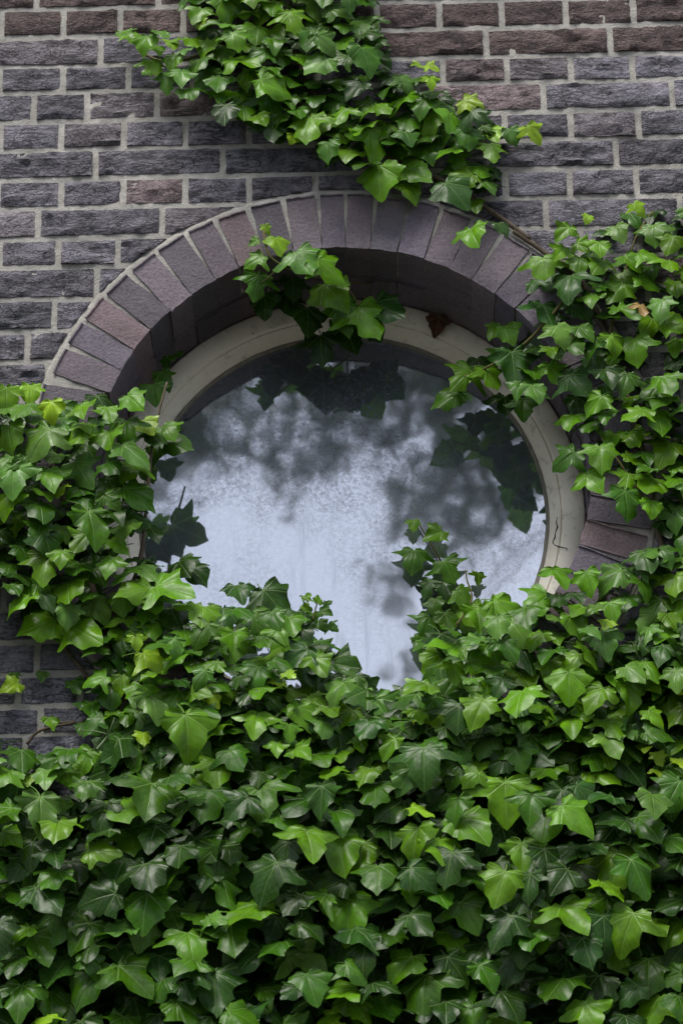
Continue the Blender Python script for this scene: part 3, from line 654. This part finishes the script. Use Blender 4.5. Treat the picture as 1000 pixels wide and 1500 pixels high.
lf.stem([(150, 930), (200, 840), (215, 740), (225, 640), (245, 560)], -.005, .004, .002)
lf.stem([(215, 1075), (150, 1050), (115, 1060)], -.012, .003, .002)
# --- sprig hanging at the crown of the arch
sp_ = Ivy('small loose ivy sprig with pale tip dangling under the crown of the arch', P(500, 420, .10), 'ivy_sprig')
sp_.hero([(391, 336, 22, 'y', 30, -.03), (371, 355, 24, 'p', -60, -.03), (407, 357, 40, 'y', 10, -.03), (373, 381, 40, 'l', -55, -.03), (376, 417, 54, 'm', -10, -.01), (442, 381, 64, 'p', 30, -.03), (481, 393, 70, 'l', 50, -.02), (487, 428, 70, 'l', 35, .01), (535, 467, 100, 'l', 30, .05), (565, 452, 76, 'b', 50, .06), (505, 462, 74, 'm', 15, .05),
 (388, 446, 56, 'd', 0, .06), (451, 465, 62, 'd', 0, .08), (470, 508, 66, 'd', 3, .11), (512, 492, 76, 'd', 10, .10), (420, 440, 54, 'd', -10, .08), (545, 480, 54, 'd', 30, .11), (430, 420, 50, 'd', 0, .06)], -.03, .1, (0, 22))  # dark leaves under the arch have its shade put into their colour
sp_.stem([(386, 338, -.03), (393, 372, -.03), (412, 388, -.02), (445, 402, .0), (475, 408, .03), (530, 415, .09), (560, 410, .14)], 0, .0025, .0014, M_GREENSTEM)
sp_.stem([(412, 388, -.02), (395, 405, -.012), (380, 415, -.01)], 0, .0015, .001, M_GREENSTEM)
sp_.stem([(475, 408, .03), (505, 420, .04), (530, 452, .06)], 0, .0018, .001, M_GREENSTEM)
dl = link('dead_leaf', LEAVES[3]); dl.matrix_world = leaf_matrix(P(640, 474, .16), .045, -8, 0, 10); dl.color = (*CL['r'], 1)
tag(dl, 'shrivelled dark red-brown dead leaf stuck to the top of the cream frame', 'leaf')
# --- sprig climbing the glass
gs = Ivy('slim ivy shoot climbing up against the glass of the round window', P(650, 930, .15), 'ivy_sprig')
gs.hero([(605, 768, 26, 'l', 0), (636, 783, 42, 'l', -50), (606, 818, 52, 'm', -10), (656, 834, 50, 'm', 20), (626, 860, 40, 'b', -20), (676, 874, 42, 'l', 40), (700, 846, 24, 'l', 0), (636, 888, 38, 'm', 0), (650, 862, 40, 'd', 10), (625, 915, 44, 'm', -20), (655, 910, 46, 'm', 10), (690, 900, 50, 'l', 20), (620, 945, 46, 'm', -10)], .172, .185, (4, 22))
gs.stem([(652, 935, .17), (645, 880, .19), (650, 835, .195), (630, 795, .195), (610, 762, .195)], 0, .0024, .0013, M_GREENSTEM)
gs.stem([(668, 915, .16), (690, 880, .165), (684, 850, .165), (682, 835, .165)], 0, .002, .001, M_GREENSTEM)
gs2 = Ivy('tiny-leaved ivy tip rising beside the clear patch at the bottom of the glass', P(455, 950, .12), 'ivy_sprig')
gs2.hero([(450, 874, 18, 'l', 150), (466, 878, 20, 'l', 160), (476, 897, 26, 'm', 60), (448, 890, 22, 'l', -60), (486, 918, 22, 'm', 50), (480, 884, 16, 'm', 120), (458, 905, 28, 'm', 0), (470, 915, 26, 'm', 30), (445, 905, 30, 'd', -20)], .10, .13, (0, 25))
gs2.stem([(452, 950, .12), (458, 910, .12), (465, 880, .12)], 0, .002, .001, M_GREENSTEM)
# --- the mass that covers the lower wall
lo = Ivy('dense ivy blanket, shade put into its darker green, hanging over the lowest part of the wall', (0, -.02, .0))
lo.hero([(350, 865, 54, 'b', 10, .06), (400, 880, 72, 'b', 40, .06), (325, 905, 62, 'b', -10, .0), (375, 910, 62, 'm', 10, .02), (415, 940, 74, 'l', 20, .0), (285, 838, 62, 'd', 30, .05), (498, 972, 78, 'b', 55, .06), (460, 948, 62, 'm', 10, .05), (275, 1070, 98, 'l', 5, -.14), (225, 1030, 64, 'p', 10, -.1), (200, 940, 32, 'y', 10, -.08), (225, 967, 54, 'y', 60, -.08), (310, 1020, 38, 'y', 30, -.09),
 (700, 905, 60, 'l', 0, .02), (740, 890, 66, 'l', 50, -.02), (790, 880, 66, 'l', -40, -.04), (817, 843, 48, 'l', 20, -.05), (860, 851, 48, 'l', 10, -.05), (843, 917, 54, 'l', 20, -.07), (640, 975, 66, 'l', -20, .02), (680, 960, 62, 'l', 0, .0), (760, 925, 66, 'p', 30, -.05), (655, 1010, 78, 'm', -30, -.03), (560, 1040, 66, 'p', 30, -.03), (520, 1025, 60, 'l', -10, .0),
 (590, 1030, 62, 'm', 20, .0), (460, 1000, 64, 'm', 0, .0), (430, 1020, 66, 'l', 20, -.03), (760, 1025, 66, 'l', 0), (700, 1040, 64, 'l', -20), (620, 1115, 84, 'b', 0), (320, 1265, 92, 'm', 0), (340, 1370, 105, 'm', 5), (500, 1245, 88, 'l', 5), (510, 1340, 96, 'l', 0), (75, 1360, 90, 'p', 0), (315, 1450, 100, 'b', 5), (900, 1270, 100, 'l', -10), (620, 1450, 98, 'm', 0), (220, 1165, 92, 'm', -10), (60, 1190, 88, 'p', 0), (130, 1440, 95, 'm', -20), (885, 1365, 70, 'b', 0), (740, 1170, 96, 'l', 0), (690, 1210, 100, 'l', 30), (800, 1260, 60, 'd', 0), (470, 1170, 60, 'b', 0)], -.15, -.10)
MPOLY = [(-60, 1112), (60, 1108), (130, 1098), (190, 1060), (215, 960), (250, 900), (300, 885), (420, 905), (470, 935), (500, 985), (545, 1020), (605, 1020), (630, 965), (660, 920), (720, 905), (790, 885), (850, 870), (880, 900), (930, 950), (1000, 925), (1060, 910), (1060, 1560), (-60, 1560)]
UPM = [(q[0], q[1]) for q in MPOLY[:-2]] + [(1060, 1140), (-60, 1140)]
mi = Ivy('band of glossy ivy growing over the foot of the round window', P(520, 1130, 0))
mi.pts = lo.pts
mi.fill(UPM, 300, (34, 74, 54), (-.11, -.04), {'l': 8, 'm': 5, 'p': 3, 'y': 1.4, 'd': 2, 'b': 1.5}, .47)
BPOLY = [(-60, 1120), (1060, 1120), (1060, 1560), (-60, 1560)]
lo.fill(BPOLY, 300, (42, 92, 64), (-.16, -.09), {'l': 3, 'm': 9, 'p': 1, 'y': .4, 'd': 8, 'b': 3}, .44, limit=299)  # darker leaf mix puts the dimmer light low down into the colour
S = stuff_leaf
def back_leaf(px, py, y, w, cls): low_leaf(S, leaf_matrix(P(px, py, y), w/930, rl.gauss(0, 38), rl.uniform(0, 50), rl.gauss(0, 25)), CL[rl.choice(cls)])
for i in range(1100):                        # under-storey leaves, coloured darker to put shade into the gaps
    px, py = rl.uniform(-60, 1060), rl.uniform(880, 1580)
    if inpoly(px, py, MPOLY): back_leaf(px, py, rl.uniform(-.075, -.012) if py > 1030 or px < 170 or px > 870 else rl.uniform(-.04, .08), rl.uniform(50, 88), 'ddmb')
def outside(n, x0, x1, z0, z1, edge):        # the ivy goes on past the picture, down to the foot of the wall
    for i in range(n):
        x, z = rl.uniform(x0, x1), rl.uniform(z0, z1); px, py = pix(Vector((x, -.1, z)))
        if (-50 < px < 1050 and -220 < py < 1545) or not edge(x, z, noise.noise(Vector((x*2.5, z*2.5, 4)))): continue
        low_leaf(S, leaf_matrix(Vector((x, -rl.uniform(.01, .15), z)), rl.uniform(.05, .10), rl.gauss(0, 30), rl.uniform(8, 52), rl.gauss(0, 20)), CL[rl.choice('dmmlb')])
outside(6500, -1.9, 1.9, .04, 3.2, lambda x, z, n: z < 3.02+.22*n and abs(x) < 1.6+.3*n)
outside(900, .5, 1.15, 2.9, 4.35, lambda x, z, n: x < .95+.2*n and z < 4.22+.2*n)
outside(500, -1.05, -.5, 3.0, 3.9, lambda x, z, n: x > -.85+.2*n and 3.25+.1*n < z < 3.78+.1*n)
outside(300, -.3, .1, 4.55, 5.4, lambda x, z, n: abs(x+.1) < .15+.08*n)
low_build(S, 'leaf_mass', lo)
for i in range(16):
    x = -60+i*75+rl.uniform(-20, 20); lo.stem([(x, 1590), (x+rl.uniform(-50, 50), 1450), (x+rl.uniform(-60, 60), 1320), (x+rl.uniform(-80, 80), 1200), (x+rl.uniform(-90, 90), 1110)], -.013, rl.uniform(.004, .009), .003)
lo.stem([(620, 1010, -.03), (560, 1015, .05), (500, 1005, .09), (440, 960, .11)], 0, .003, .0015)

# ---------------------------------------------------------------- trees across the path (tall one mirrored in the pane, others added to block sky)
def mirror_pix(p): return pix(Vector((p.x, 2*GD-p.y, p.z)))
def from_pane(px, py, y):                    # point of the mirrored ray through a pane pixel at depth y in front of the wall
    gp = P(px, py, GD); d = gp-CAM; d.y = -d.y; return gp + d*((y-gp.y)/d.y)
def tree(name, label, base, h, blobs, limbs, extra, rr):
    root = link(name, None); root.location = base; tag(root, label, 'tree', 'trees across the path')
    v = []; f = []
    def tube(pts, r0, r1, n=9):
        o = len(v)
        for i, p in enumerate(pts):
            d = (pts[min(i+1, len(pts)-1)]-pts[max(0, i-1)]).normalized(); u = d.cross(Vector((.3, 1, .1))).normalized(); w = d.cross(u); r = r0+(r1-r0)*i/(len(pts)-1)
            for j in range(n): a = 2*math.pi*j/n; q = p+u*r*math.cos(a)+w*r*math.sin(a); v.append(q+noise.noise_vector(q*2)*r*.2-base)
        for i in range(len(pts)-1):
            for j in range(n): f.append((o+i*n+j, o+i*n+(j+1) % n, o+(i+1)*n+(j+1) % n, o+(i+1)*n+j))
    top = base+Vector((0, 0, h*.8))
    trunk = [base+Vector((.25*math.sin(i*.9), .2*math.sin(i*1.3), h*.8*i/9)) for i in range(10)]; trunk[0].z -= .1
    tube(trunk, .30, .08)
    lv = []; lfc = []
    def leafq(p, s):
        n = Vector((rr.gauss(0, 1), rr.gauss(0, 1), rr.gauss(0, 1)+.6)).normalized(); t = n.orthogonal().normalized(); t = Matrix.Rotation(rr.uniform(0, 6.28), 3, n) @ t; b = n.cross(t); o = len(lv); q = p-base
        lv.extend([q-t*s*.62, q-t*s*.1+b*s*.34, q+t*s*.62+n*s*.08, q-t*s*.1-b*s*.34]); lfc.append((o, o+1, o+2, o+3))
    for (pts, r) in limbs:
        tube(pts, r, r*.25, 7)
    for (c, rad, cnt, sz) in blobs+extra:
        for _ in range(cnt):
            while True:
                q = Vector((rr.uniform(-1, 1), rr.uniform(-1, 1), rr.uniform(-1, 1)))
                if q.length < 1: break
            leafq(c+Vector((q.x*rad[0], q.y*rad[1], q.z*rad[2])), sz*rr.uniform(.6, 1.3))
    link('trunk', mesh('trunk', v, f, True), root, M_BARK); link('crown', mesh('crown', lv, lfc), root, M_TREELEAF)
rr = random.Random(3)
YT = -9.0
# sprays of foliage, where they stand in the mirror image: pane pixel, radius in pixels, leaves
SPR = [(350, 565, 60, 26, 50), (450, 545, 60, 30, 60), (520, 525, 70, 26, 70), (620, 530, 70, 30, 80), (300, 580, 50, 34, 60), (600, 640, 60, 30, 50), (520, 650, 60, 26, 50), (740, 730, 40, 30, 50), (250, 690, 40, 60, 60), (275, 640, 50, 34, 85), (235, 600, 30, 40, 40), (300, 545, 50, 22, 50), (300, 640, 55, 30, 75), (350, 650, 45, 30, 50), (265, 600, 40, 45, 60), (330, 540, 60, 18, 40), (420, 520, 45, 28, 50), (400, 590, 30, 20, 14), (460, 590, 40, 22, 20), (420, 690, 28, 45, 55), (470, 640, 50, 35, 70), (540, 610, 55, 30, 80), (610, 585, 55, 30, 80), (660, 560, 50, 30, 60), (560, 560, 70, 40, 55),
 (700, 600, 60, 40, 80), (590, 740, 40, 22, 50), (640, 715, 55, 30, 95), (700, 690, 55, 45, 110), (755, 660, 45, 55, 90), (700, 790, 40, 30, 55), (660, 770, 40, 18, 30), (575, 858, 26, 9, 22), (545, 846, 20, 6, 8), (598, 872, 18, 8, 14), (608, 950, 22, 8, 12), (600, 992, 40, 10, 16), (500, 550, 60, 30, 40), (640, 660, 40, 24, 36), (380, 640, 24, 20, 14)]
blobs = []; tips = []
for (px, py, rx, ry, n) in SPR:
    y = YT+rr.uniform(-.5, .5); c = from_pane(px, py, y); e = (from_pane(px+rx, py, y)-c).length; g2 = (from_pane(px, py-ry, y)-c).length
    blobs.append((c, (e*1.35, .4, g2*1.35), int(n*1.0), .085)); tips.append(c)
baseT = Vector((2.6, YT-1.2, 0)); limbs = []
hub = baseT+Vector((.1, .1, 8.6))
for c in tips:
    if rr.random() < .75:
        mid = (hub+c)/2+Vector((rr.uniform(-.2, .2), .1, .35)); limbs.append(([hub, hub.lerp(mid, .55), mid, mid.lerp(c, .5)+Vector((0, 0, .08)), c], .022))
extra = []
def crown(base, n, rx, rz, z0, z1):
    out = []
    for i in range(n):
        a = rr.uniform(0, 6.28); q = math.sqrt(rr.random()); c = base+Vector((rx*q*math.cos(a), rx*.6*q*math.sin(a), rr.uniform(z0, z1)))
        px, py = mirror_pix(c)
        if 90 < px < 920 and 380 < py < 1150: continue
        out.append((c, (.55, .55, .35), 110, .11))
    return out
big = crown(baseT, 70, 3.2, 3, 8.2, 12.2)
for (c, _, _, _) in big[::2]: limbs.append(([hub, hub.lerp(c, .5)+Vector((0, 0, .2)), c], .05))
tree('leafy_tree', 'tall leafy tree whose overhanging sprays are mirrored in the window', baseT, 11.5, blobs, limbs, big, rr)
def screen_tree(label, bt, n, rx, z0, z1):  # added trees, clear of the mirror image, blocking sky to cut leaf sheen
    cr_ = crown(bt, n, rx, 3, z0, z1); fork = bt+Vector((0, 0, z0+.6))
    tree('leafy_tree', label, bt, z1, [], [([fork, fork.lerp(c[0], .5), c[0]], .05) for c in cr_[::2]], cr_, rr)
screen_tree('broad leafy tree added to block sky beside the tall one across the path', Vector((-5.2, -9.5, 0)), 120, 3.6, 4.0, 11.5)
screen_tree('broad leafy tree added to block sky, facing the wall', Vector((8.0, -9.0, 0)), 120, 3.6, 4.0, 11.5)
screen_tree('round low tree added to block sky behind the tall one across the path', Vector((.5, -15.5, 0)), 110, 4.5, 2.2, 8.0)
screen_tree('round low tree added to block sky far across the path behind the broad one', Vector((-8.5, -16, 0)), 90, 4.0, 3.0, 9.5)
print('IVY', up.n, rt_.n, lf.n, lo.n, 'BRICKS', nbr)
